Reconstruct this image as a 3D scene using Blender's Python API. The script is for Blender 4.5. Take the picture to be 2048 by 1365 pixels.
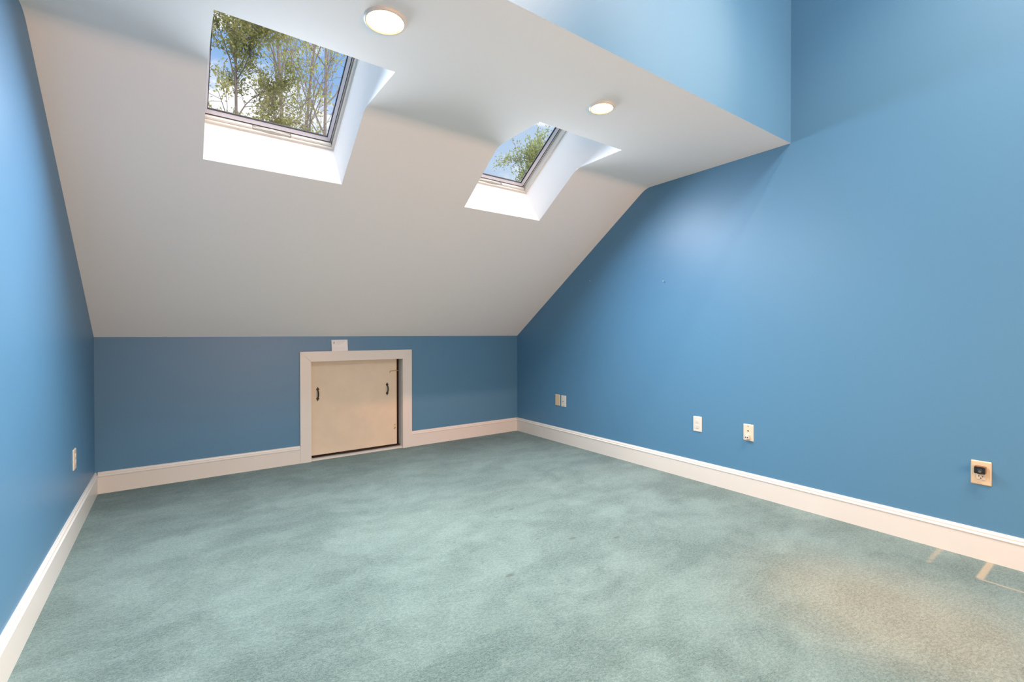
import bpy, bmesh, math, random
from mathutils import Vector, Matrix

for o in list(bpy.data.objects):
    bpy.data.objects.remove(o)
SC = bpy.context.scene
COL = SC.collection
PI = math.pi

# ------------------------------------------------------------------ measures (metres)
XL, XR = -0.4517, 3.1839          # left and right wall faces
YB, YN, YD = 4.2937, 2.4912, 1.366  # knee wall, slope/flat bend, drop of the ceiling (upper wall)
YR = -1.75                        # rear wall, behind the camera
ZK, ZC, ZU = 1.0864, 2.3164, 4.15   # knee wall top, low ceiling, upper ceiling
SLOPE = math.atan2(ZC - ZK, YB - YN)
CS, SN = math.cos(SLOPE), math.sin(SLOPE)

# ------------------------------------------------------------------ camera
F_PX = 931.478
cam = bpy.data.cameras.new('camera')
camo = bpy.data.objects.new('camera', cam)
COL.objects.link(camo)
cam.sensor_fit = 'HORIZONTAL'
cam.sensor_width = 36.0
cam.lens = F_PX / 2048 * 36.0
cam.shift_y = (675.80 - 682.5) / 2048
cam.clip_start = 0.02
camo.location = (0, 0, 1.1)
yaw, pitch, roll = 0.62692, -0.00666, -0.00144
right = Vector((math.cos(yaw), -math.sin(yaw), 0))
fwd = Vector((math.sin(yaw), math.cos(yaw), 0))
up = Vector((0, 0, 1))
c, s = math.cos(pitch), math.sin(pitch)
fwd, up = fwd * c + up * s, up * c - fwd * s
c, s = math.cos(roll), math.sin(roll)
right, up = right * c + up * s, up * c - right * s
camo.matrix_world = Matrix(((right.x, up.x, -fwd.x, 0), (right.y, up.y, -fwd.y, 0),
                            (right.z, up.z, -fwd.z, 1.1), (0, 0, 0, 1)))
SC.camera = camo

# ------------------------------------------------------------------ exposure
SC.view_settings.view_transform = 'Standard'
SC.view_settings.look = 'None'
SC.view_settings.exposure = 0.0
SC.view_settings.gamma = 1.0
SC.cycles.max_bounces = 10
SC.cycles.diffuse_bounces = 6
SC.cycles.transparent_max_bounces = 16
SC.cycles.sample_clamp_indirect = 6.0


# ------------------------------------------------------------------ node helpers
class NT:
    def __init__(self, tree):
        self.t = tree
        tree.nodes.clear()

    def n(self, typ, **kw):
        nd = self.t.nodes.new(typ)
        for k, v in kw.items():
            setattr(nd, k, v)
        return nd

    def put(self, sock, v):
        if isinstance(v, bpy.types.NodeSocket):
            self.t.links.new(v, sock)
        else:
            sock.default_value = v

    def math(self, op, a, b=0.0, clamp=False):
        m = self.n('ShaderNodeMath', operation=op, use_clamp=clamp)
        self.put(m.inputs[0], a)
        self.put(m.inputs[1], b)
        return m.outputs[0]

    def vmath(self, op, a, b=(0, 0, 0)):
        m = self.n('ShaderNodeVectorMath', operation=op)
        self.put(m.inputs[0], a)
        self.put(m.inputs[1], b)
        return m.outputs['Value'] if op in ('DOT_PRODUCT', 'LENGTH', 'DISTANCE') else m.outputs[0]

    def smooth(self, v, a, b, lo=0.0, hi=1.0):
        m = self.n('ShaderNodeMapRange', interpolation_type='SMOOTHSTEP')
        for i, x in enumerate((v, a, b, lo, hi)):
            self.put(m.inputs[i], x)
        return m.outputs[0]

    def mix(self, f, a, b, blend='MIX'):
        m = self.n('ShaderNodeMix', data_type='RGBA', blend_type=blend)
        self.put(m.inputs[0], f)
        self.put(m.inputs[6], a)
        self.put(m.inputs[7], b)
        return m.outputs[2]

    def noise(self, vec, scale, detail=2.0, rough=0.5, dist=0.0):
        m = self.n('ShaderNodeTexNoise')
        if vec is not None:
            self.put(m.inputs['Vector'], vec)
        m.inputs['Scale'].default_value = scale
        m.inputs['Detail'].default_value = detail
        m.inputs['Roughness'].default_value = rough
        m.inputs['Distortion'].default_value = dist
        return m.outputs[0]

    def mapping(self, vec, scale=(1, 1, 1), rot=(0, 0, 0)):
        m = self.n('ShaderNodeMapping')
        self.put(m.inputs[0], vec)
        m.inputs['Scale'].default_value = scale
        m.inputs['Rotation'].default_value = rot
        return m.outputs[0]


def C4(c):
    return (c[0], c[1], c[2], 1.0)


# ------------------------------------------------------------------ sky
world = bpy.data.worlds.new('sky')
SC.world = world
world.use_nodes = True
w = NT(world.node_tree)
dirn = w.n('ShaderNodeTexCoord').outputs['Generated']
sep = w.n('ShaderNodeSeparateXYZ')
w.put(sep.inputs[0], dirn)
elev = w.smooth(sep.outputs[2], 0.0, 0.75)
pale = w.smooth(w.vmath('DOT_PRODUCT', dirn, (0.80, 0.55, 0.22)), 0.80, 1.0, 0.0, 0.6)
blue = w.mix(elev, C4((0.62, 0.80, 1.0)), C4((0.20, 0.46, 0.98)))
cl = w.noise(w.mapping(dirn, (1, 1, 1.7)), 5.2, 6.0, 0.56, 0.3)
cloud = w.smooth(cl, 0.48, 0.60)
blue = w.mix(pale, blue, C4((0.80, 0.90, 1.0)))
sky = w.mix(cloud, blue, C4((1.25, 1.25, 1.28)))
sun_side = w.smooth(w.vmath('DOT_PRODUCT', dirn, (0.22, -0.60, 0.77)), 0.12, 0.85)
glow = w.math('MULTIPLY_ADD', sun_side, 4.3)
w.t.nodes[-1].inputs[2].default_value = 0.92
bg = w.n('ShaderNodeBackground')
sky = w.mix(w.math('MULTIPLY', sun_side, 0.95), sky, C4((1.0, 0.95, 0.87)))
w.put(bg.inputs[0], sky)
w.put(bg.inputs[1], glow)
out = w.n('ShaderNodeOutputWorld')
w.t.links.new(bg.outputs[0], out.inputs[0])


# ------------------------------------------------------------------ daylight through the upper roof windows
def area(name, loc, size, energy, color, rot=(0, 0, 0), spread=PI):
    l = bpy.data.lights.new(name, 'AREA')
    l.shape = 'RECTANGLE'
    l.size, l.size_y = size
    l.energy = energy
    l.color = color
    l.spread = spread
    o = bpy.data.objects.new(name, l)
    o.location = loc
    o.rotation_euler = rot
    COL.objects.link(o)
    return o


UP_WIN = ((1.72, 2.42, -1.15, -0.25),)   # x0, x1, y0, y1 of the roof window behind the camera
for (x0, x1, y0, y1) in UP_WIN:
    area('daylight', ((x0 + x1) / 2, (y0 + y1) / 2, ZU + 0.05), (x1 - x0 - .04, y1 - y0 - .04), 148.0, (1.0, 0.86, 0.77))
# skylight daylight, entering just inside the panes of the two skylights in view
for xc in (0.479, 2.0445):
    area('daylight', (xc, 2.710, 2.169), (.66, .46), 46.0 if xc < 1 else 35.0, (0.80, 0.88, 1.0), (-SLOPE, 0, 0), math.radians(160))
# recessed lamp of the upper ceiling
up_l = bpy.data.lights.new('upper_lamp', 'SPOT')
up_l.energy, up_l.color = 250.0, (1.0, 0.66, 0.47)
up_l.spot_size, up_l.spot_blend, up_l.shadow_soft_size = math.radians(104), 0.8, .06
up_o = bpy.data.objects.new('upper_lamp', up_l)
up_o.location = (2.15, .30, ZU - .05)
COL.objects.link(up_o)
# added unseen spot that brightens a patch of the upper blue wall
fill_l = bpy.data.lights.new('wall_fill', 'SPOT')
fill_l.energy, fill_l.color = 680.0, (1.0, 0.42, 0.25)
fill_l.spot_size, fill_l.spot_blend, fill_l.shadow_soft_size = math.radians(27), 1.0, .04
fill_o = bpy.data.objects.new('wall_fill', fill_l)
fill_o.location = (1.7, -1.2, 3.95)
fill_o.rotation_euler = (Vector((1.98, 1.37, 2.68)) - Vector(fill_o.location)).to_track_quat('-Z', 'Y').to_euler()
COL.objects.link(fill_o)
# added warm fill behind the camera, an area light without a fixture
area('warm_fill', (1.4, YR + .03, 1.1), (2.0, 1.2), 108.0, (1.0, 0.52, 0.25), (PI / 2, 0, 0))


# ------------------------------------------------------------------ materials
def mat(name, col, rough=0.5, spec=0.5, metal=0.0, bump=None, var=None, coat=0.0):
    m = bpy.data.materials.new(name)
    m.use_nodes = True
    t = NT(m.node_tree)
    b = t.n('ShaderNodeBsdfPrincipled')
    o = t.n('ShaderNodeOutputMaterial')
    t.t.links.new(b.outputs[0], o.inputs[0])
    b.inputs['Roughness'].default_value = rough
    b.inputs['Specular IOR Level'].default_value = spec
    b.inputs['Metallic'].default_value = metal
    b.inputs['Coat Weight'].default_value = coat
    obj = t.n('ShaderNodeTexCoord').outputs['Object']
    base = C4(col)
    if var:
        scale, amt = var
        f = t.noise(obj, scale, 4.0)
        base = t.mix(f, C4([x * (1 - amt) for x in col]), C4([min(1, x * (1 + amt)) for x in col]))
    t.put(b.inputs['Base Color'], base)
    if bump:
        scale, dist, strength = bump
        bn = t.n('ShaderNodeBump')
        bn.inputs['Distance'].default_value = dist
        bn.inputs['Strength'].default_value = strength
        t.put(bn.inputs['Height'], t.noise(obj, scale, 3.0))
        t.put(b.inputs['Normal'], bn.outputs[0])
    m['nt'] = 1
    return m


M = {}
M['wall'] = mat('blue_wall_paint', (0.083, 0.218, 0.362), 0.42, 0.5, bump=(90, 0.002, 0.06), var=(1.3, 0.03))
M['ceiling'] = mat('ceiling_paint', (0.89, 0.87, 0.85), 0.75, 0.3, bump=(70, 0.002, 0.08), var=(1.5, 0.012))
M['shaft'] = mat('skylight_shaft_paint', (0.90, 0.90, 0.90), 0.6, 0.3)
M['trim'] = mat('white_trim_paint', (0.70, 0.672, 0.632), 0.35, 0.5, var=(6, 0.015))
M['panel'] = mat('ivory_panel_paint', (0.70, 0.60, 0.47), 0.5, 0.4, var=(7, 0.09), bump=(40, 0.003, 0.08))
M['black_iron'] = mat('black_iron', (0.02, 0.012, 0.008), 0.45, 0.5)
M['gap'] = mat('dark_seal', (0.030, 0.014, 0.010), 0.8, 0.2, var=(30, 0.5))
M['brass'] = mat('brass', (0.70, 0.48, 0.20), 0.35, 0.5, metal=0.9)
M['win_white'] = mat('window_white', (0.64, 0.615, 0.575), 0.35, 0.5)
M['win_grey'] = mat('window_shaded_vinyl', (0.50, 0.47, 0.44), 0.4, 0.5)
M['handle'] = mat('grey_handle', (0.40, 0.38, 0.355), 0.4, 0.5)
M['alu'] = mat('lilac_aluminium', (0.60, 0.59, 0.67), 0.4, 0.5)
M['rubber'] = mat('black_rubber', (0.02, 0.018, 0.022), 0.6, 0.3)
M['plate_white'] = mat('white_plastic', (0.68, 0.645, 0.59), 0.3, 0.5)
M['plate_ivory'] = mat('ivory_plastic', (0.64, 0.50, 0.335), 0.3, 0.5)
M['plate_cream'] = mat('cream_plastic', (0.68, 0.585, 0.46), 0.3, 0.5)
M['slot'] = mat('dark_slot', (0.05, 0.04, 0.035), 0.7, 0.2)
M['grey_slot'] = mat('grey_slot', (0.32, 0.31, 0.30), 0.7, 0.2)
M['black_plastic'] = mat('black_plastic', (0.012, 0.012, 0.013), 0.3, 0.5)
M['steel'] = mat('steel', (0.75, 0.75, 0.74), 0.25, 0.5, metal=1.0)
M['paper'] = mat('paper', (0.86, 0.84, 0.84), 0.8, 0.2)
M['ink'] = mat('faded_ink', (0.56, 0.53, 0.54), 0.8, 0.2)
M['bark'] = mat('bark', (0.16, 0.125, 0.12), 0.9, 0.2, var=(8, 0.4))
M['grass'] = mat('grass', (0.10, 0.16, 0.05), 0.9, 0.2, var=(2, 0.4))
M['roofing'] = mat('roofing', (0.10, 0.09, 0.09), 0.9, 0.2, var=(12, 0.3))


def leaf_mat(name, c1, c2):
    m = bpy.data.materials.new(name)
    m.use_nodes = True
    t = NT(m.node_tree)
    obj = t.n('ShaderNodeTexCoord').outputs['Object']
    col = t.mix(t.smooth(t.noise(obj, 3.1, 3.0), 0.3, 0.7), C4(c1), C4(c2))
    d = t.n('ShaderNodeBsdfDiffuse')
    tr = t.n('ShaderNodeBsdfTranslucent')
    t.put(d.inputs[0], col)
    t.put(tr.inputs[0], col)
    mx = t.n('ShaderNodeMixShader')
    mx.inputs[0].default_value = 0.45
    t.t.links.new(d.outputs[0], mx.inputs[1])
    t.t.links.new(tr.outputs[0], mx.inputs[2])
    o = t.n('ShaderNodeOutputMaterial')
    t.t.links.new(mx.outputs[0], o.inputs[0])
    return m


M['leaf_olive'] = leaf_mat('olive_leaves', (0.20, 0.20, 0.07), (0.33, 0.31, 0.12))
M['leaf_spring'] = leaf_mat('spring_leaves', (0.27, 0.24, 0.08), (0.42, 0.42, 0.14))
M['leaf_green'] = leaf_mat('green_leaves', (0.20, 0.24, 0.09), (0.40, 0.42, 0.18))


def glass_mat():
    m = bpy.data.materials.new('window_glass')
    m.use_nodes = True
    t = NT(m.node_tree)
    tr = t.n('ShaderNodeBsdfTransparent')
    tr.inputs[0].default_value = (0.97, 0.98, 0.98, 1)
    gl = t.n('ShaderNodeBsdfGlossy')
    gl.inputs['Roughness'].default_value = 0.02
    fr = t.n('ShaderNodeFresnel')
    fr.inputs[0].default_value = 1.45
    mx = t.n('ShaderNodeMixShader')
    geo = t.n('ShaderNodeNewGeometry')
    front = t.math('SUBTRACT', 1.0, geo.outputs['Backfacing'])
    t.put(mx.inputs[0], t.math('MULTIPLY', fr.outputs[0], front))
    t.t.links.new(tr.outputs[0], mx.inputs[1])
    t.t.links.new(gl.outputs[0], mx.inputs[2])
    o = t.n('ShaderNodeOutputMaterial')
    t.t.links.new(mx.outputs[0], o.inputs[0])
    return m


M['glass'] = glass_mat()


def lamp_mat(name, col, strength):
    m = bpy.data.materials.new(name)
    m.use_nodes = True
    t = NT(m.node_tree)
    e = t.n('ShaderNodeEmission')
    e.inputs[0].default_value = C4(col)
    e.inputs[1].default_value = strength
    o = t.n('ShaderNodeOutputMaterial')
    t.t.links.new(e.outputs[0], o.inputs[0])
    return m


M['lamp'] = lamp_mat('warm_lamp_glow', (1.0, 0.60, 0.20), 22.0)


def carpet_mat():
    m = bpy.data.materials.new('teal_carpet')
    m.use_nodes = True
    t = NT(m.node_tree)
    b = t.n('ShaderNodeBsdfPrincipled')
    b.inputs['Roughness'].default_value = 1.0
    b.inputs['Specular IOR Level'].default_value = 0.05
    b.inputs['Sheen Weight'].default_value = 0.25
    b.inputs['Sheen Roughness'].default_value = 0.6
    o = t.n('ShaderNodeOutputMaterial')
    t.t.links.new(b.outputs[0], o.inputs[0])
    P = t.n('ShaderNodeTexCoord').outputs['Object']
    # brushed nap: broad strokes left by vacuuming and feet
    warp = t.n('ShaderNodeTexNoise')
    warp.inputs['Scale'].default_value = 1.3
    t.put(warp.inputs['Vector'], P)
    off = t.vmath('MULTIPLY', t.vmath('SUBTRACT', warp.outputs[1], (0.5, 0.5, 0.5)), (0.30, 0.30, 0))
    PW = t.vmath('ADD', P, off)
    strokes = t.noise(t.mapping(PW, (1.2, 2.4, 1), (0, 0, -0.5)), 2.0, 6.0, 0.68)
    patches = t.noise(PW, 1.3, 8.0, 0.68)
    nap = t.math('ADD', t.math('MULTIPLY', t.smooth(strokes, 0.40, 0.60), 0.5),
                 t.math('MULTIPLY', t.smooth(patches, 0.44, 0.57), 0.5))
    tuft = t.noise(P, 190.0, 3.0, 0.75)
    clump = t.noise(t.mapping(P, (1, 1.5, 1), (0, 0, 0.4)), 62.0, 4.0, 0.75)
    grain = t.math('ADD', t.math('MULTIPLY', t.smooth(tuft, 0.41, 0.59), 0.5),
                   t.math('MULTIPLY', t.smooth(clump, 0.40, 0.60), 0.5))
    f = t.math('ADD', t.math('MULTIPLY', nap, 0.45), t.math('MULTIPLY', grain, 0.55))
    dark = C4((0.034, 0.094, 0.092))
    light = C4((0.192, 0.302, 0.292))
    col = t.mix(f, dark, light)
    # lamp pool and wear painted into the colour; bare seams near the right wall
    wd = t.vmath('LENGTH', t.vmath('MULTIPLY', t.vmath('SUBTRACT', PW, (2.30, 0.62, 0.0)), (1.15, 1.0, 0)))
    pool_wear = t.math('MULTIPLY', t.smooth(wd, 0.75, 0.1), 0.45)
    pool_wear = t.math('MULTIPLY', pool_wear, t.smooth(patches, 0.25, 0.6, 0.75, 1.0))
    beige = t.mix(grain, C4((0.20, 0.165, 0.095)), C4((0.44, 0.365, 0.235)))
    col = t.mix(pool_wear, col, beige)
    sp = t.n('ShaderNodeSeparateXYZ')
    t.put(sp.inputs[0], P)

    def box(x0, x1, y0, y1, soft, amt):
        a = t.math('MULTIPLY', t.smooth(sp.outputs[0], x0 - soft, x0 + soft), t.smooth(sp.outputs[0], x1 + soft, x1 - soft))
        c = t.math('MULTIPLY', t.smooth(sp.outputs[1], y0 - soft, y0 + soft), t.smooth(sp.outputs[1], y1 + soft, y1 - soft))
        return t.math('MULTIPLY', t.math('MULTIPLY', a, c), amt)
    for args in ((2.925, 3.17, 0.445, 0.470, 0.005, 0.85), (2.912, 2.924, -0.2, 0.462, 0.004, 0.75),
                 (2.98, 3.17, 0.628, 0.648, 0.008, 0.45), (2.93, 2.97, 0.625, 0.645, 0.008, 0.35)):
        col = t.mix(box(*args), col, C4((0.42, 0.35, 0.24)))
    # furniture dents
    dent = 0.0
    for (x, y, r) in ((1.705, 2.367, 0.018), (1.56, 2.318, 0.010), (1.73, 1.835, 0.020), (1.573, 1.941, 0.009),
                      (1.928, 1.703, 0.017), (1.233, 1.721, 0.02)):
        dd = t.vmath('LENGTH', t.vmath('MULTIPLY', t.vmath('SUBTRACT', P, (x, y, 0)), (1.0, 2.2, 0)))
        dent = t.math('ADD', dent, t.smooth(dd, r * 1.9, r * 0.5))
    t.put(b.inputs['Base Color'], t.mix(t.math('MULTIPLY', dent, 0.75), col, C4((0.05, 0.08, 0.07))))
    h = t.math('SUBTRACT', grain, t.math('MULTIPLY', dent, 1.5))
    bn = t.n('ShaderNodeBump')
    bn.inputs['Distance'].default_value = 0.006
    bn.inputs['Strength'].default_value = 0.7
    t.put(bn.inputs['Height'], h)
    t.put(b.inputs['Normal'], bn.outputs[0])
    return m


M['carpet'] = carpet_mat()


# ------------------------------------------------------------------ mesh helpers
def link(name, bm, m, parent=None, smooth=False, bevel=0.0, segs=2):
    bmesh.ops.remove_doubles(bm, verts=bm.verts, dist=1e-6)
    if bevel > 0:
        es = [e for e in bm.edges if len(e.link_faces) == 2 and e.calc_face_angle(0) > 0.6]
        bmesh.ops.bevel(bm, geom=es, offset=bevel, segments=segs, affect='EDGES', clamp_overlap=True)
    bmesh.ops.recalc_face_normals(bm, faces=bm.faces)
    me = bpy.data.meshes.new(name)
    bm.to_mesh(me)
    bm.free()
    if smooth:
        for p in me.polygons:
            p.use_smooth = True
    me.materials.append(m)
    o = bpy.data.objects.new(name, me)
    COL.objects.link(o)
    if parent is not None:
        o.parent = parent
        o.matrix_parent_inverse = Matrix.Translation(-parent.location)
    return o


def bx(bm, x0, x1, y0, y1, z0, z1):
    v = [bm.verts.new(p) for p in ((x0, y0, z0), (x1, y0, z0), (x1, y1, z0), (x0, y1, z0),
                                   (x0, y0, z1), (x1, y0, z1), (x1, y1, z1), (x0, y1, z1))]
    for f in ((0, 3, 2, 1), (4, 5, 6, 7), (0, 1, 5, 4), (1, 2, 6, 5), (2, 3, 7, 6), (3, 0, 4, 7)):
        bm.faces.new([v[i] for i in f])


def box(name, m, dims, parent=None, bevel=0.0):
    bm = bmesh.new()
    bx(bm, *dims)
    return link(name, bm, m, parent, bevel=bevel)


def prism(bm, pts, fn, a, b):
    """extrude a closed 2-D outline from parameter a to b; fn(u, v, t) -> point"""
    A = [bm.verts.new(fn(u, v, a)) for u, v in pts]
    B = [bm.verts.new(fn(u, v, b)) for u, v in pts]
    n = len(pts)
    for i in range(n):
        j = (i + 1) % n
        bm.faces.new((A[i], A[j], B[j], B[i]))
    bm.faces.new(A[::-1])
    bm.faces.new(B)


def lathe(bm, prof, fn, n=48, close=False):
    rings = []
    for r, h in prof:
        if r < 1e-6:
            rings.append([bm.verts.new(fn(0, 0, h))])
        else:
            rings.append([bm.verts.new(fn(r * math.cos(2 * PI * k / n), r * math.sin(2 * PI * k / n), h)) for k in range(n)])
    for a, b in zip(rings, rings[1:]):
        for k in range(n):
            j = (k + 1) % n
            if len(a) == 1:
                bm.faces.new((a[0], b[k], b[j]))
            elif len(b) == 1:
                bm.faces.new((a[k], a[j], b[0]))
            else:
                bm.faces.new((a[k], a[j], b[j], b[k]))


def tube(bm, pts, radii, n=6):
    prev = None
    for i, p in enumerate(pts):
        d = (pts[min(i + 1, len(pts) - 1)] - pts[max(i - 1, 0)])
        if d.length < 1e-9:
            d = Vector((0, 0, 1))
        d.normalize()
        a = d.orthogonal().normalized() if prev is None else (prev[1] - d * prev[1].dot(d)).normalized()
        b = d.cross(a)
        ring = [bm.verts.new(p + (a * math.cos(2 * PI * k / n) + b * math.sin(2 * PI * k / n)) * radii[i]) for k in range(n)]
        if prev:
            for k in range(n):
                j = (k + 1) % n
                bm.faces.new((prev[0][k], prev[0][j], ring[j], ring[k]))
        else:
            bm.faces.new(ring[::-1])
        prev = (ring, a)
    bm.faces.new(prev[0])


def empty(name, loc):
    o = bpy.data.objects.new(name, None)
    o.empty_display_size = 0.05
    o.location = loc
    COL.objects.link(o)
    return o


def tag(o, label, cat, group=None):
    o['label'] = label
    o['category'] = cat
    if group:
        o['group'] = group
    return o


def struct(o):
    o['kind'] = 'structure'
    return o


# ------------------------------------------------------------------ room shell
T = 0.12
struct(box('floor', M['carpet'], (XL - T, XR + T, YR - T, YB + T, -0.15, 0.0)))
GABLE = [(YR - T, 0), (YB + T, 0), (YB + T, ZK + .02), (YN, ZC + .10), (YD + .13, ZC + .10), (YD + .13, ZU), (YR - T, ZU)]
for nm, x0, x1 in (('wall_left', XL - T, XL), ('wall_right', XR, XR + T)):
    bm = bmesh.new()
    prism(bm, GABLE, lambda u, v, t: (t, u, v), x0, x1)
    struct(link(nm, bm, M['wall']))
struct(box('wall_rear', M['wall'], (XL, XR, YR - T, YR, 0, ZU)))

# knee wall with the opening of the access door
DX0, DX1, DZ = 0.953, 1.790, 0.868
bm = bmesh.new()
bx(bm, XL, DX0 - .012, YB, YB + T, 0, ZK + .03)
bx(bm, DX1 + .012, XR, YB, YB + T, 0, ZK + .03)
bx(bm, DX0 - .012, DX1 + .012, YB, YB + T, DZ + .012, ZK + .03)
struct(link('wall_back', bm, M['wall']))

# upper blue wall that drops to the low ceiling (its left end stands a touch further back)
bm = bmesh.new()
YDL = YD + 0.033
A = [bm.verts.new(p) for p in ((XL, YDL, ZC), (XR, YD, ZC), (XR, YD + .1, ZC + .02), (XL, YDL + .1, ZC + .02))]
B = [bm.verts.new(p) for p in ((XL, YDL, ZU), (XR, YD, ZU), (XR, YD + .1, ZU), (XL, YDL + .1, ZU))]
for i in range(4):
    j = (i + 1) % 4
    bm.faces.new((A[i], A[j], B[j], B[i]))
bm.faces.new(A[::-1])
bm.faces.new(B)
struct(link('wall_upper', bm, M['wall']))

# low ceiling: flat strip, eased bend, slope down to the knee wall, with two skylight openings
SKY = ((0.125, 0.833), (1.696, 2.393))      # x ranges of the two openings
YO0, YO1 = 2.068, 2.925                     # opening: on the flat, on the slope
R_B = 0.05


def ceil_z(y):
    if y <= YN - R_B:
        return ZC
    if y < YN + R_B:
        u = (y - (YN - R_B)) / (2 * R_B)
        return ZC - math.tan(SLOPE) * R_B * u * u
    return ZC - math.tan(SLOPE) * (y - YN)


ys = [None, YO0] + [YN - R_B + 2 * R_B * k / 8 for k in range(9)] + [YO1, YB + .02]
xs = [XL, SKY[0][0], SKY[0][1], SKY[1][0], SKY[1][1], XR]


def cy(x, y):
    return y if y is not None else YDL + (YD - YDL) * (x - XL) / (XR - XL)


bm = bmesh.new()
g = [[bm.verts.new((x, cy(x, y), ceil_z(cy(x, y)))) for x in xs] for y in ys]
for i in range(len(ys) - 1):
    for j in range(len(xs) - 1):
        if j in (1, 3) and 1 <= i < len(ys) - 2:
            continue
        bm.faces.new((g[i][j], g[i][j + 1], g[i + 1][j + 1], g[i + 1][j]))
low = link('ceiling', bm, M['ceiling'])
struct(low)
for p in low.data.polygons:
    p.use_smooth = True

# upper ceiling with two roof windows over the part behind the camera
bm = bmesh.new()
xs2 = [XL - T, UP_WIN[0][0], UP_WIN[0][1], XR + T]
ys2 = [YR - T, UP_WIN[0][2], UP_WIN[0][3], YD + .2]
for i in range(3):
    for j in range(3):
        if i == 1 and j == 1:
            continue
        bx(bm, xs2[i], xs2[i + 1], ys2[j], ys2[j + 1], ZU, ZU + .12)
struct(link('ceiling_upper', bm, M['ceiling']))
for k, (x0, x1, y0, y1) in enumerate(UP_WIN):
    bm = bmesh.new()
    for d in ((x0, x0 + .03, y0, y1), (x1 - .03, x1, y0, y1), (x0 + .03, x1 - .03, y0, y0 + .03), (x0 + .03, x1 - .03, y1 - .03, y1)):
        bx(bm, *d, ZU + .10, ZU + .16)
    wn = link('window_%d' % (k + 3), bm, M['win_white'])
    struct(wn)
    bm = bmesh.new()
    bx(bm, x0 + .02, x1 - .02, y0 + .02, y1 - .02, ZU + .12, ZU + .13)
    link('glass', bm, M['glass'], wn)


# ------------------------------------------------------------------ skylights
def sl(x, m, o):
    """x; m = distance up the slope from the foot of the opening; o = distance out from the slope plane"""
    return Vector((x, YO1 - m * CS + o * SN, ceil_z(YO1) + m * SN + o * CS))


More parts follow.
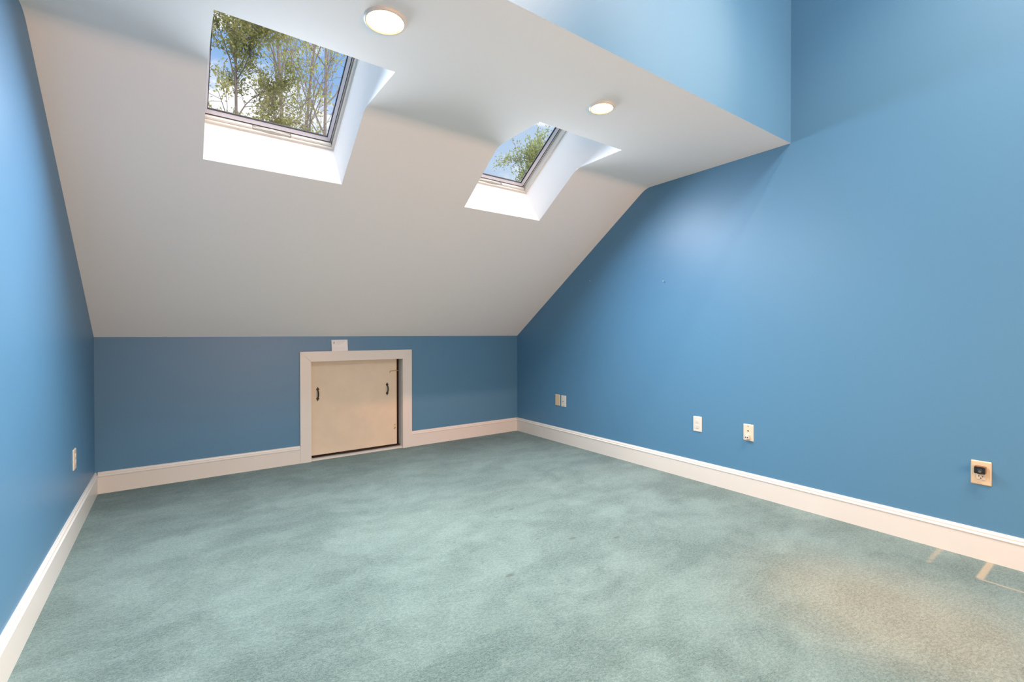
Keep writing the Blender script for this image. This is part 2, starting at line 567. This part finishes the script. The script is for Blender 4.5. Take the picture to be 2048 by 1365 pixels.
O_F = 0.312                      # depth of the shaft up to the window frame
W_LEN = 0.98                     # length of the window up the slope
for k, (x0, x1) in enumerate(SKY):
    # shaft lining: foot, head and two cheeks, each a board with thickness
    bm = bmesh.new()
    foot0, foot1 = sl(x0, 0, 0), sl(x0, 0, O_F + .12)
    head0 = Vector((x0, YO0, ZC))
    head1 = sl(x0, W_LEN, O_F + .12)
    th = .02

    def board(p):
        """p: four corners, the board grows away from the opening centre"""
        cen = (Vector(((x0 + x1) / 2, (YO0 + YO1) / 2, ZC + .3)))
        n = (p[1] - p[0]).cross(p[2] - p[0]).normalized()
        mid = sum(p, Vector()) / len(p)
        if n.dot(mid - cen) < 0:
            n = -n
        a = [bm.verts.new(q) for q in p]
        b = [bm.verts.new(q + n * th + Vector((0, 0, .006))) for q in p]
        m_ = len(p)
        for i in range(m_):
            j = (i + 1) % m_
            bm.faces.new((a[i], a[j], b[j], b[i]))
        bm.faces.new(a)
        bm.faces.new(b[::-1])
    X = Vector((x1 - x0, 0, 0))
    board([foot0, foot0 + X, foot1 + X, foot1])
    board([head0, head0 + X, head1 + X, head1])
    for dx in (Vector(), X):
        bend = Vector((x0, YN, ZC))
        board([foot0 + dx, foot1 + dx, head1 + dx, head0 + dx, bend + dx])
    struct(link('trim_%d' % (k + 1), bm, M['shaft']))

    win = empty('window_%d' % (k + 1), sl((x0 + x1) / 2, 0, O_F))
    struct(win)

    def ring(name, prof, m_, bevel=0.0):
        """sweep a closed (inset, outset) profile round the window rectangle, mitred"""
        bmr = bmesh.new()
        loops = []
        for i_, o_ in prof:
            loops.append([bmr.verts.new(sl(x, m, O_F + o_)) for x, m in
                          ((x0 + i_, i_), (x1 - i_, i_), (x1 - i_, W_LEN - i_), (x0 + i_, W_LEN - i_))])
        n = len(prof)
        for a in range(n):
            b = (a + 1) % n
            for q in range(4):
                r = (q + 1) % 4
                bmr.faces.new((loops[a][q], loops[a][r], loops[b][r], loops[b][q]))
        return link(name, bmr, m_, win, bevel=bevel, segs=1)
    ring('window_frame', [(.0, .006), (.011, .006), (.013, .010), (.013, .022), (.004, .026), (.004, .075), (.0, .075)], M['win_white'])
    ring('sash', [(.005, .066), (.011, .062), (.0135, .066), (.0135, .11), (.005, .11)], M['win_grey'])
    ring('glazing_bead', [(.0169, .071), (.030, .092), (.030, .11), (.0169, .11)], M['alu'])
    ring('gasket', [(.0136, .0665), (.0168, .0675), (.0168, .08), (.0136, .08)], M['rubber'])
    ring('gasket', [(.0301, .092), (.0335, .092), (.0335, .104), (.0301, .104)], M['rubber'])
    bm = bmesh.new()
    for o_ in (.1045, .1085):
        pass
    q = [[bm.verts.new(sl(x, m, O_F + o_)) for x, m in ((x0 + .028, .028), (x1 - .028, .028), (x1 - .028, W_LEN - .028), (x0 + .028, W_LEN - .028))] for o_ in (.1045, .1085)]
    for a in range(4):
        b = (a + 1) % 4
        bm.faces.new((q[0][a], q[0][b], q[1][b], q[1][a]))
    bm.faces.new(q[0][::-1])
    bm.faces.new(q[1])
    link('glass', bm, M['glass'], win)
    # sill rail along the foot with a recessed handle in its middle
    xm = (x0 + x1) / 2
    HW = 0.105
    prof = [(.004, .024), (.016, .026), (.021, .034), (.021, .050), (.016, .058), (.004, .060)]
    for a, b in ((x0 + .0135, xm - HW), (xm + HW, x1 - .0135)):
        bm = bmesh.new()
        prism(bm, prof, lambda u, v, t_: sl(t_, u, O_F + v), a, b)
        link('sill_rail', bm, M['win_white'], win)
    bm = bmesh.new()
    rows = []
    for i in range(17):
        u = -1 + 2 * i / 16
        bow = (1 - u * u)
        x = xm + u * (HW - .003)
        rows.append([bm.verts.new(sl(x, m, O_F + o_)) for m, o_ in
                     ((.004, .034 - .012 * bow), (.010 + .006 * bow, .032 - .014 * bow), (.014 + .010 * bow, .036 - .008 * bow),
                      (.014 + .008 * bow, .052), (.010, .056), (.004, .056))])
    for a, b in zip(rows, rows[1:]):
        for i in range(6):
            j = (i + 1) % 6
            bm.faces.new((a[i], a[j], b[j], b[i]))
    bm.faces.new(rows[0][::-1])
    bm.faces.new(rows[-1])
    hd = link('window_handle', bm, M['handle'], win)
    bm = bmesh.new()
    prism(bm, [(-.012, 0), (.012, 0), (.008, .016), (-.008, .016)], lambda u, v, t_: sl(xm + u, .0245 + t_, O_F + .030 + v), -.004, .002)
    link('handle_catch', bm, M['win_white'], win, bevel=.0015)


# ------------------------------------------------------------------ baseboards
BP = [(0, 0), (.016, 0), (.016, .116), (.0185, .119), (.0185, .124), (.0155, .127), (.012, .130), (.0125, .137), (.009, .143), (.006, .1455), (.006, .149), (0, .149)]


def baseboard(name, fn, a, b):
    bm = bmesh.new()
    prism(bm, BP, fn, a, b)
    return struct(link(name, bm, M['trim']))


baseboard('baseboard_left', lambda u, v, t: (XL + u, t, v), YR, YB)
baseboard('baseboard_right', lambda u, v, t: (XR - u, t, v), YR, YB)
baseboard('baseboard_back', lambda u, v, t: (t, YB - u, v), XL + .016, 0.8655)
baseboard('baseboard_back', lambda u, v, t: (t, YB - u, v), 1.8825, XR - .016)
baseboard('baseboard_rear', lambda u, v, t: (t, YR + u, v), XL + .016, XR - .016)

# ------------------------------------------------------------------ access door in the knee wall
door = struct(empty('door_1', ((DX0 + DX1) / 2, YB, 0)))
bm = bmesh.new()
OX0, OX1, OZ = 0.866, 1.882, 0.954
cy0, cy1 = YB - .019, YB


def quad_prism(pts, y0, y1):
    A = [bm.verts.new((x, y0, z)) for x, z in pts]
    B = [bm.verts.new((x, y1, z)) for x, z in pts]
    for i in range(4):
        j = (i + 1) % 4
        bm.faces.new((A[i], A[j], B[j], B[i]))
    bm.faces.new(A)
    bm.faces.new(B[::-1])


g_ = .0002
quad_prism([(OX0, 0), (DX0, 0), (DX0, DZ - g_), (OX0, OZ - g_)], cy0, cy1)
quad_prism([(DX1, 0), (OX1, 0), (OX1, OZ - g_), (DX1, DZ - g_)], cy0, cy1)
quad_prism([(DX0, DZ), (DX1, DZ), (OX1, OZ), (OX0, OZ)], cy0, cy1)
link('casing', bm, M['trim'], door, bevel=.0007)
bm = bmesh.new()
jd = YB + .092
bx(bm, DX0 - .011, DX0, YB + .0005, jd, 0, DZ + .011)
bx(bm, DX1, DX1 + .011, YB + .0005, jd, 0, DZ + .011)
bx(bm, DX0, DX1, YB + .0005, jd, DZ, DZ + .011)
link('jamb', bm, M['trim'], door)
box('sill', M['trim'], (DX0 + .0005, DX1 - .0005, YB - .004, YB + .075, 0, .012), door, bevel=.001)
PX0, PX1, PZ0, PZ1 = DX0 + .002, 1.757, .034, DZ - .002
PY = YB + .056
box('door_panel', M['panel'], (PX0, PX1, PY, PY + .02, PZ0, PZ1), door, bevel=.001)
bm = bmesh.new()
bx(bm, PX1 - .02, DX1 - .0003, PY + .032, jd - .001, .0125, DZ - .001)
bx(bm, DX0 + .001, DX1 - .0305, PY + .016, jd - .001, .0125, PZ0 + .004)
link('dark_seal', bm, M['gap'], door)
# uneven brown weather strip along the foot of the panel
bm = bmesh.new()
pts = [(.976, .018, .0045), (1.18, .019, .0045), (1.22, .022, .0070), (1.40, .022, .0072), (1.60, .021, .0060), (1.765, .021, .0055), (1.782, .024, .0085)]
tube(bm, [Vector((x, YB + .049, z + .003)) for x, z, r in pts], [r for x, z, r in pts], 8)
link('weather_strip', bm, M['gap'], door, smooth=True)


def pull_handle(x, zc_, parent):
    bm = bmesh.new()
    y = PY
    for sgn in (1, -1):
        # spade-shaped end plates
        o = [(0, .064), (.006, .053), (.013, .043), (.013, .038), (.007, .034), (.004, .026),
             (-.004, .026), (-.007, .034), (-.013, .038), (-.013, .043), (-.006, .053)]
        prism(bm, [(u, v * sgn) for u, v in o], lambda u, v, t: (x + u, y - t, zc_ + v), 0, .003)
    pts, rad = [], []
    for i in range(15):
        a = PI * i / 14
        pts.append(Vector((x, y - .003 - .026 * math.sin(a), zc_ - .034 * math.cos(a))))
        rad.append(.0042 + .0022 * math.sin(a))
    tube(bm, pts, rad, 8)
    return link('handle', bm, M['black_iron'], parent)


pull_handle(1.024, .575, door)['label'] = 'black iron pull handle'
pull_handle(1.660, .577, door)['label'] = 'black iron pull handle'


def hook(x0, x1, z, parent, droop):
    bm = bmesh.new()
    p = [Vector((x0, PY - .004, z - .006)), Vector((x0 - .008, PY - .010, z - .016 * droop)), Vector((x0 - .004, PY - .012, z)), Vector((x0 + .02, PY - .012, z + .002)),
         Vector((x1 - .01, PY - .012, z + .001)), Vector((x1, PY - .012, z + .005))]
    tube(bm, p, [.0022] * 6, 6)
    # the eye screwed to the panel
    tube(bm, [Vector((x0 + .004 * math.cos(a), PY - .010, z - .004 + .006 * math.sin(a))) for a in [2 * PI * i / 10 for i in range(11)]], [.0016] * 11, 5)
    tube(bm, [Vector((x0, PY, z - .004)), Vector((x0, PY - .010, z - .004))], [.0018, .0018], 5)
    tube(bm, [Vector((x1 - .002, PY - .012, z + .002)), Vector((DX1, PY - .012, z + .002))], [.0018, .0018], 5)
    link('hook_latch', bm, M['brass'], parent)


hook(1.692, 1.782, .750, door, 1.2)
bm = bmesh.new()
tube(bm, [Vector(p) for p in ((1.738, PY - .003, .222), (1.742, PY - .009, .214), (1.730, PY - .011, .205), (1.741, PY - .010, .193), (1.728, PY - .006, .184), (1.728, PY, .184))], [.0026] * 6, 6)
tube(bm, [Vector((1.736 + .005 * math.cos(a), PY - .006, .224 + .005 * math.sin(a))) for a in [2 * PI * i / 10 for i in range(11)]], [.0016] * 11, 5)
tube(bm, [Vector((1.736, PY, .222)), Vector((1.736, PY - .007, .222))], [.002, .002], 5)
link('hook_latch', bm, M['brass'], door)

# ------------------------------------------------------------------ note card leaning on top of the casing
card = empty('note_card', (1.199, YB - .009, OZ))
tag(card, 'small white paper card with faint printing standing on top of the access door casing', 'card')
Mt = Matrix.Translation((1.199, YB - .0125, OZ + .0005)) @ Matrix.Rotation(math.radians(-6), 4, 'X') @ Matrix.Rotation(math.radians(-.6), 4, 'Y')
bm = bmesh.new()
prism(bm, [(-.070, .0008), (.070, .0008), (.070, .1010), (-.070, .1010)], lambda u, v, t: Mt @ Vector((u, t, v)), 0, .0012)
link('card_sheet', bm, M['paper'], card)
rnd = random.Random(4)
for (z, a, b, h) in ((.092, -.062, .060, .0022), (.082, -.028, .045, .0030), (.071, -.028, .030, .0022), (.062, -.030, .010, .0018), (.030, -.055, .050, .0010), (.018, -.055, .050, .0010)):
    bm = bmesh.new()
    u = a
    while u < b:
        l = rnd.uniform(.006, .016)
        prism(bm, [(u, z), (min(u + l, b), z), (min(u + l, b), z + h), (u, z + h)], lambda u_, v, t: Mt @ Vector((u_, t, v)), -.0003, 0)
        u += l + .0022
    link('printed_line', bm, M['ink'], card)
bm = bmesh.new()
prism(bm, [(-.058, .066), (-.040, .066), (-.040, .084), (-.058, .084)], lambda u_, v, t: Mt @ Vector((u_, t, v)), -.0003, 0)
link('printed_mark', bm, M['ink'], card)


# ------------------------------------------------------------------ wall plates
def rounded(w, h, r, n=4):
    pts = []
    for cx_, cz_, a0 in ((w / 2 - r, h / 2 - r, 0), (-w / 2 + r, h / 2 - r, 90), (-w / 2 + r, -h / 2 + r, 180), (w / 2 - r, -h / 2 + r, 270)):
        for k in range(n + 1):
            a = math.radians(a0 + 90 * k / n)
            pts.append((cx_ + r * math.cos(a), cz_ + r * math.sin(a)))
    return pts


class Wall:
    """u runs to the viewer's right along the wall, v up, t out of the wall"""
    def __init__(self, side, y, z):
        self.side, self.y, self.z = side, y, z

    def __call__(self, u, v, t):
        if self.side == 'R':
            return Vector((XR - t, self.y - u, self.z + v))
        return Vector((XL + t, self.y + u, self.z + v))

    def root(self, name):
        return empty(name, self(0, 0, 0))


def plate(W, root, m, w_=.070, h_=.1145, t_=.0055):
    bm = bmesh.new()
    o = rounded(w_, h_, .004)
    i = rounded(w_ - .008, h_ - .008, .004)
    L = [[bm.verts.new(W(u, v, t)) for u, v in pts] for pts, t in ((o, 0), (o, .002), (i, t_))]
    n = len(o)
    for a, b in zip(L, L[1:]):
        for k in range(n):
            j = (k + 1) % n
            bm.faces.new((a[k], a[j], b[j], b[k]))
    bm.faces.new(L[0][::-1])
    bm.faces.new(L[2])
    return link('cover_plate', bm, m, root)


def disc(W, root, name, m, u, v, r, t0, t1, n=16):
    bm = bmesh.new()
    prism(bm, [(u + r * math.cos(2 * PI * k / n), v + r * math.sin(2 * PI * k / n)) for k in range(n)], W, t0, t1)
    return link(name, bm, m, root)


def rect(W, root, name, m, u0, u1, v0, v1, t0, t1, bevel=0.0):
    bm = bmesh.new()
    prism(bm, [(u0, v0), (u1, v0), (u1, v1), (u0, v1)], W, t0, t1)
    return link(name, bm, m, root, bevel=bevel)


def screw(W, root, u, v, m, t=.0055):
    disc(W, root, 'screw', m, u, v, .0032, t - .001, t + .0008, 12)


def sockets(W, root, m, t, vs, slot):
    for v in vs:
        bm = bmesh.new()
        o = []
        for k in range(24):
            a = 2 * PI * k / 24
            o.append((.0165 * math.cos(a), max(-.0125, min(.0125, .0165 * math.sin(a)))))
        prism(bm, [(u, v + z) for u, z in o], W, t - .001, t + .0012)
        s_ = link('socket', bm, m, root)
        bm = bmesh.new()
        tt = t + .0011
        for u0, u1, v0, v1 in ((-.0075, -.0052, -.001, .007), (.0052, .0075, -.001, .0055)):
            prism(bm, [(u0, v + v0), (u1, v + v0), (u1, v + v1), (u0, v + v1)], W, tt, tt + .0005)
        prism(bm, [(.0028 * math.cos(2 * PI * k / 12), v - .0065 + .0028 * math.sin(2 * PI * k / 12)) for k in range(12)], W, tt, tt + .0005)
        sl_ = link('slots', bm, slot, s_)


# blank ivory plate
W = Wall('R', 3.595, .427)
r = tag(W.root('blank_plate'), 'blank beige wall plate low on the blue wall, nearest the far corner', 'wall plate')
plate(W, r, M['plate_ivory'])
screw(W, r, 0, .030, M['plate_ivory'])
screw(W, r, 0, -.030, M['plate_ivory'])
# white cable plate
W = Wall('R', 3.505, .425)
r = tag(W.root('cable_jack_plate'), 'white cable wall plate with one small dark jack beside the blank beige plate', 'wall plate')
plate(W, r, M['plate_white'])
screw(W, r, 0, .042, M['plate_white'])
screw(W, r, 0, -.042, M['grey_slot'])
disc(W, r, 'jack_collar', M['steel'], 0, -.002, .0052, .005, .0085, 6)
disc(W, r, 'jack', M['slot'], 0, -.002, .0036, .0086, .0125, 14)
# white duplex outlet
W = Wall('R', 2.016, .425)
r = tag(W.root('wall_outlet'), 'white double power outlet with empty sockets in middle of right blue wall', 'outlet')
plate(W, r, M['plate_white'])
rect(W, r, 'outlet_face', M['plate_white'], -.0168, .0168, -.0335, .0335, .005, .0068, .001)
bmv = (.018, -.018)
sockets(W, r, M['plate_white'], .0072, bmv, M['grey_slot'])
# cream phone plate
W = Wall('R', 1.632, .425)
r = tag(W.root('phone_jack_plate'), 'cream phone wall plate with small splitter plugged into its lower left', 'wall plate')
plate(W, r, M['plate_cream'])
screw(W, r, 0, .044, M['steel'])
rect(W, r, 'jack', M['slot'], -.006, .006, .008, .017, .0048, .0066, .001)
rect(W, r, 'jack_surround', M['plate_cream'], -.010, .010, .004, .021, .0045, .0058)
W2 = Wall('R', 1.632, .425)
sp_ = tag(empty('phone_splitter', W2(-.001, -.028, .0055)), 'small white two-hole phone splitter plugged into the cream phone plate', 'splitter')
rect(W2, sp_, 'splitter_body', M['plate_white'], -.014, .012, -.044, -.012, .0058, .026, .003)
for u in (-.0075, .0055):
    rect(W2, sp_, 'socket_hole', M['slot'], u - .0038, u + .0038, -.034, -.026, .0258, .0266)
# large ivory outlet with black adapter
W = Wall('R', .4945, .4215)
r = tag(W.root('wall_outlet'), 'large ivory power outlet with a black adapter in its upper socket', 'outlet')
plate(W, r, M['plate_ivory'], .0725, .1165, .006)
rect(W, r, 'outlet_face', M['plate_cream'], -.0168, .0168, -.0335, .0335, .0055, .0072, .001)
sockets(W, r, M['plate_cream'], .0076, (.018, -.018), M['slot'])
ad = tag(empty('plug_adapter', W(0, .018, .009)), 'small black square plug adapter with dark round lens in the ivory outlet', 'adapter')
bm = bmesh.new()
oo = rounded(.040, .036, .005)
L_ = [[bm.verts.new(W(u * k, .018 + v * k, t)) for u, v in oo] for k, t in ((1, .0098), (1, .033), (.95, .036))]
n = len(oo)
for a, b in zip(L_, L_[1:]):
    for k in range(n):
        j = (k + 1) % n
        bm.faces.new((a[k], a[j], b[j], b[k]))
bm.faces.new(L_[0][::-1])
bm.faces.new(L_[-1])
M['lens'] = mat('dark_grey_lens', (0.10, 0.11, 0.115), 0.3, 0.5)
M['brown_plastic'] = mat('brown_plastic', (0.16, 0.075, 0.035), 0.4, 0.5)
link('adapter_body', bm, M['brown_plastic'], ad)
bm = bmesh.new()
prism(bm, [(u * .95, .018 + v * .95) for u, v in rounded(.040, .036, .005)], W, .0361, .0375)
link('front_cover', bm, M['black_plastic'], ad)['label'] = 'black front cover'
disc(W, ad, 'lens', M['lens'], .001, .013, .0062, .0376, .0384, 20)
bm = bmesh.new()
arc = [Vector(W(.001 + .011 * math.cos(a), .013 + .011 * math.sin(a), .0378)) for a in [math.radians(35 + 110 * i / 10) for i in range(11)]]
tube(bm, arc, [.0007] * 11, 5)
link('arc_mark', bm, M['lens'], ad)
# left wall outlet
W = Wall('L', 3.485, .417)
r = tag(W.root('wall_outlet'), 'cream power outlet low on the left wall near the back corner', 'outlet')
plate(W, r, M['plate_cream'], .076, .1145)
rect(W, r, 'outlet_face', M['plate_cream'], -.0168, .0168, -.0335, .0335, .005, .0068, .001)
sockets(W, r, M['plate_cream'], .0072, (.018, -.018), M['grey_slot'])

# ------------------------------------------------------------------ nails left in the right wall
for (y, z, lab) in ((3.123, 1.604, 'tiny nail in the shaded blue wall close to the sloped ceiling'),
                    (2.314, 1.527, 'tiny bright nail in the lit middle of the right blue wall')):
    W = Wall('R', y, z)
    r = tag(W.root('wall_nail'), lab, 'nail')
    disc(W, r, 'nail_shank', M['steel'], 0, 0, .0016, -.001, .012, 10)
    disc(W, r, 'nail_head', M['plate_white'], 0, 0, .0042, .012, .014, 12)

# ------------------------------------------------------------------ recessed ceiling lights
for (x, y, R0, pw, lab) in ((0.665, 1.752, .080, 135.0, 'large glowing recessed ceiling light nearest the skylight full of trees'),
                        (1.856, 1.741, .068, 85.0, 'smaller-looking glowing ceiling light below the bright upper blue wall')):
    def up_(u, v, h):
        return Vector((x + u, y + v, ZC - h))
    lt = tag(empty('ceiling_light', (x, y, ZC)), lab, 'ceiling light', 'recessed ceiling lights')
    bm = bmesh.new()
    lathe(bm, [(R0, 0), (R0, .003), (R0 - .003, .009), (R0 - .006, .0115), (R0 - .009, .010), (R0 - .014, .003), (R0 - .014, 0.0005)], up_, 64)
    link('trim_ring', bm, M['win_white'], lt, smooth=True)
    bm = bmesh.new()
    Rl = R0 - .0145
    lathe(bm, [(Rl, .0005)] + [(Rl * math.cos(a), .002 + .004 * math.sin(a)) for a in [PI / 2 * i / 8 for i in range(9)]], up_, 48)
    link('lamp_lens', bm, M['lamp'], lt, smooth=True)
    l = bpy.data.lights.new('lamp_glow', 'SPOT')
    l.energy = pw
    l.color = (1.0, 0.83, 0.62)
    l.spot_size = math.radians(150)
    l.spot_blend = 0.9
    l.shadow_soft_size = .06
    lo = bpy.data.objects.new('lamp_glow', l)
    lo.location = (x, y, ZC - .03)
    COL.objects.link(lo)


# ------------------------------------------------------------------ outside: ground and trees
ZG = -3.2
struct(box('ground', M['grass'], (-25, 45, YB + .4, 60, ZG - .2, ZG)))


def rv(rd, s=1.0):
    return Vector((rd.uniform(-s, s), rd.uniform(-s, s), rd.uniform(-s, s)))


def tree(name, label, base, height, trunk_r, seed, leaf, leaf_n, leaf_len, spread, first, levels=3, lean=(0, 0), droop=.3, kids=9, fork=False, group=None, cl=.28, twigs=(6, 4)):
    rd = random.Random(seed)
    root = tag(empty(name, base), label, 'tree', group)
    bmw, bml = bmesh.new(), bmesh.new()
    tips = []

    def branch(p, d, length, r, lev):
        n = 7 if lev == 0 else 5
        pts, rad = [p.copy()], [r]
        for i in range(n):
            d = (d + rv(rd, .035 if lev == 0 else .10 + .10 * lev) + Vector((0, 0, .06 if lev else .0))).normalized()
            p = p + d * (length / n)
            pts.append(p.copy())
            rad.append(max(.004, r * (1 - (i + 1) / n * (.80 if lev else .72))))
        tube(bmw, pts, rad, 6 if lev < 2 else 4)
        if lev >= levels:
            tips.append((pts, d))
            return
        k = kids if lev == 0 else twigs[lev - 1]
        for i in range(k):
            f = first + (1 - first) * (i + rd.random()) / k if lev == 0 else .25 + .75 * (i + rd.random()) / k
            idx = min(n - 1, int(f * n))
            q = pts[idx].lerp(pts[idx + 1], f * n - idx)
            ax = (pts[idx + 1] - pts[idx]).normalized()
            side = ax.orthogonal().normalized()
            side.rotate(Matrix.Rotation(rd.uniform(0, 2 * PI), 3, ax))
            ang = rd.uniform(.45, 1.0) * spread
            dd = (ax * math.cos(ang) + side * math.sin(ang)).normalized()
            branch(q, dd, length * rd.uniform(.7, 1.1) * (cl if lev == 0 else .5) * (1.15 - .5 * f if lev == 0 else 1), rad[idx] * rd.uniform(.45, .62), lev + 1)
        tips.append((pts[-3:], d))
    b = Vector(base)
    branch(b, Vector((lean[0], lean[1], 1)).normalized(), height, trunk_r, 0)
    if fork:
        for (dx, dy, hh) in fork:
            branch(b + Vector((dx * .15, 0, 0)), Vector((dx, dy, 1)).normalized(), height * hh, trunk_r * .8, 0)
    for i in range(leaf_n):
        pts, d = rd.choice(tips)
        q = rd.choice(pts) + rv(rd, leaf_len * 1.4)
        a = (d * .3 + rv(rd) - Vector((0, 0, droop))).normalized()
        s = a.cross(rv(rd)).normalized()
        L = leaf_len * rd.uniform(.6, 1.25)
        W_ = L * .26
        nrm = a.cross(s) * (L * .08)
        v = [bml.verts.new(q), bml.verts.new(q + a * L * .45 + s * W_ + nrm), bml.verts.new(q + a * L), bml.verts.new(q + a * L * .45 - s * W_ + nrm)]
        bml.faces.new((v[0], v[1], v[2]))
        bml.faces.new((v[0], v[2], v[3]))
    me = []
    for nm, bmx, m in (('trunk', bmw, M['bark']), ('foliage', bml, M[leaf])):
        mesh = bpy.data.meshes.new(nm)
        bmx.to_mesh(mesh)
        bmx.free()
        mesh.materials.append(m)
        o = bpy.data.objects.new(nm, mesh)
        COL.objects.link(o)
        o.parent = root
        o.matrix_parent_inverse = Matrix.Translation(-root.location)
    return root


tree('leafy_tree', 'slender bare-stemmed tree with sparse spring leaves, centre of the larger skylight view', (2.45, 13.6, ZG), 16.0, .075, 11, 'leaf_spring', 3000, .095, .62, .35, fork=((.022, .01, 1.0),), kids=17, cl=.19, twigs=(6, 5))
tree('leafy_tree', 'leaning thin tree with yellowish leaves by the right edge of the larger skylight', (4.05, 18.2, ZG), 19.0, .10, 23, 'leaf_spring', 3600, .13, .7, .40, lean=(.045, 0), kids=17, cl=.19, twigs=(6, 5))
tree('leafy_tree', 'dense olive-leaved tree filling the left of the larger skylight view', (0.72, 9.6, ZG), 10.9, .05, 37, 'leaf_olive', 30000, .058, 1.1, .40, kids=26, droop=.1, cl=.16, twigs=(8, 6))
tree('leafy_tree', 'bushy evergreen treetop seen through the smaller skylight', (9.35, 11.6, ZG), 9.25, .10, 52, 'leaf_green', 52000, .078, .95, .50, kids=36, droop=-.4, cl=.25, twigs=(10, 5))
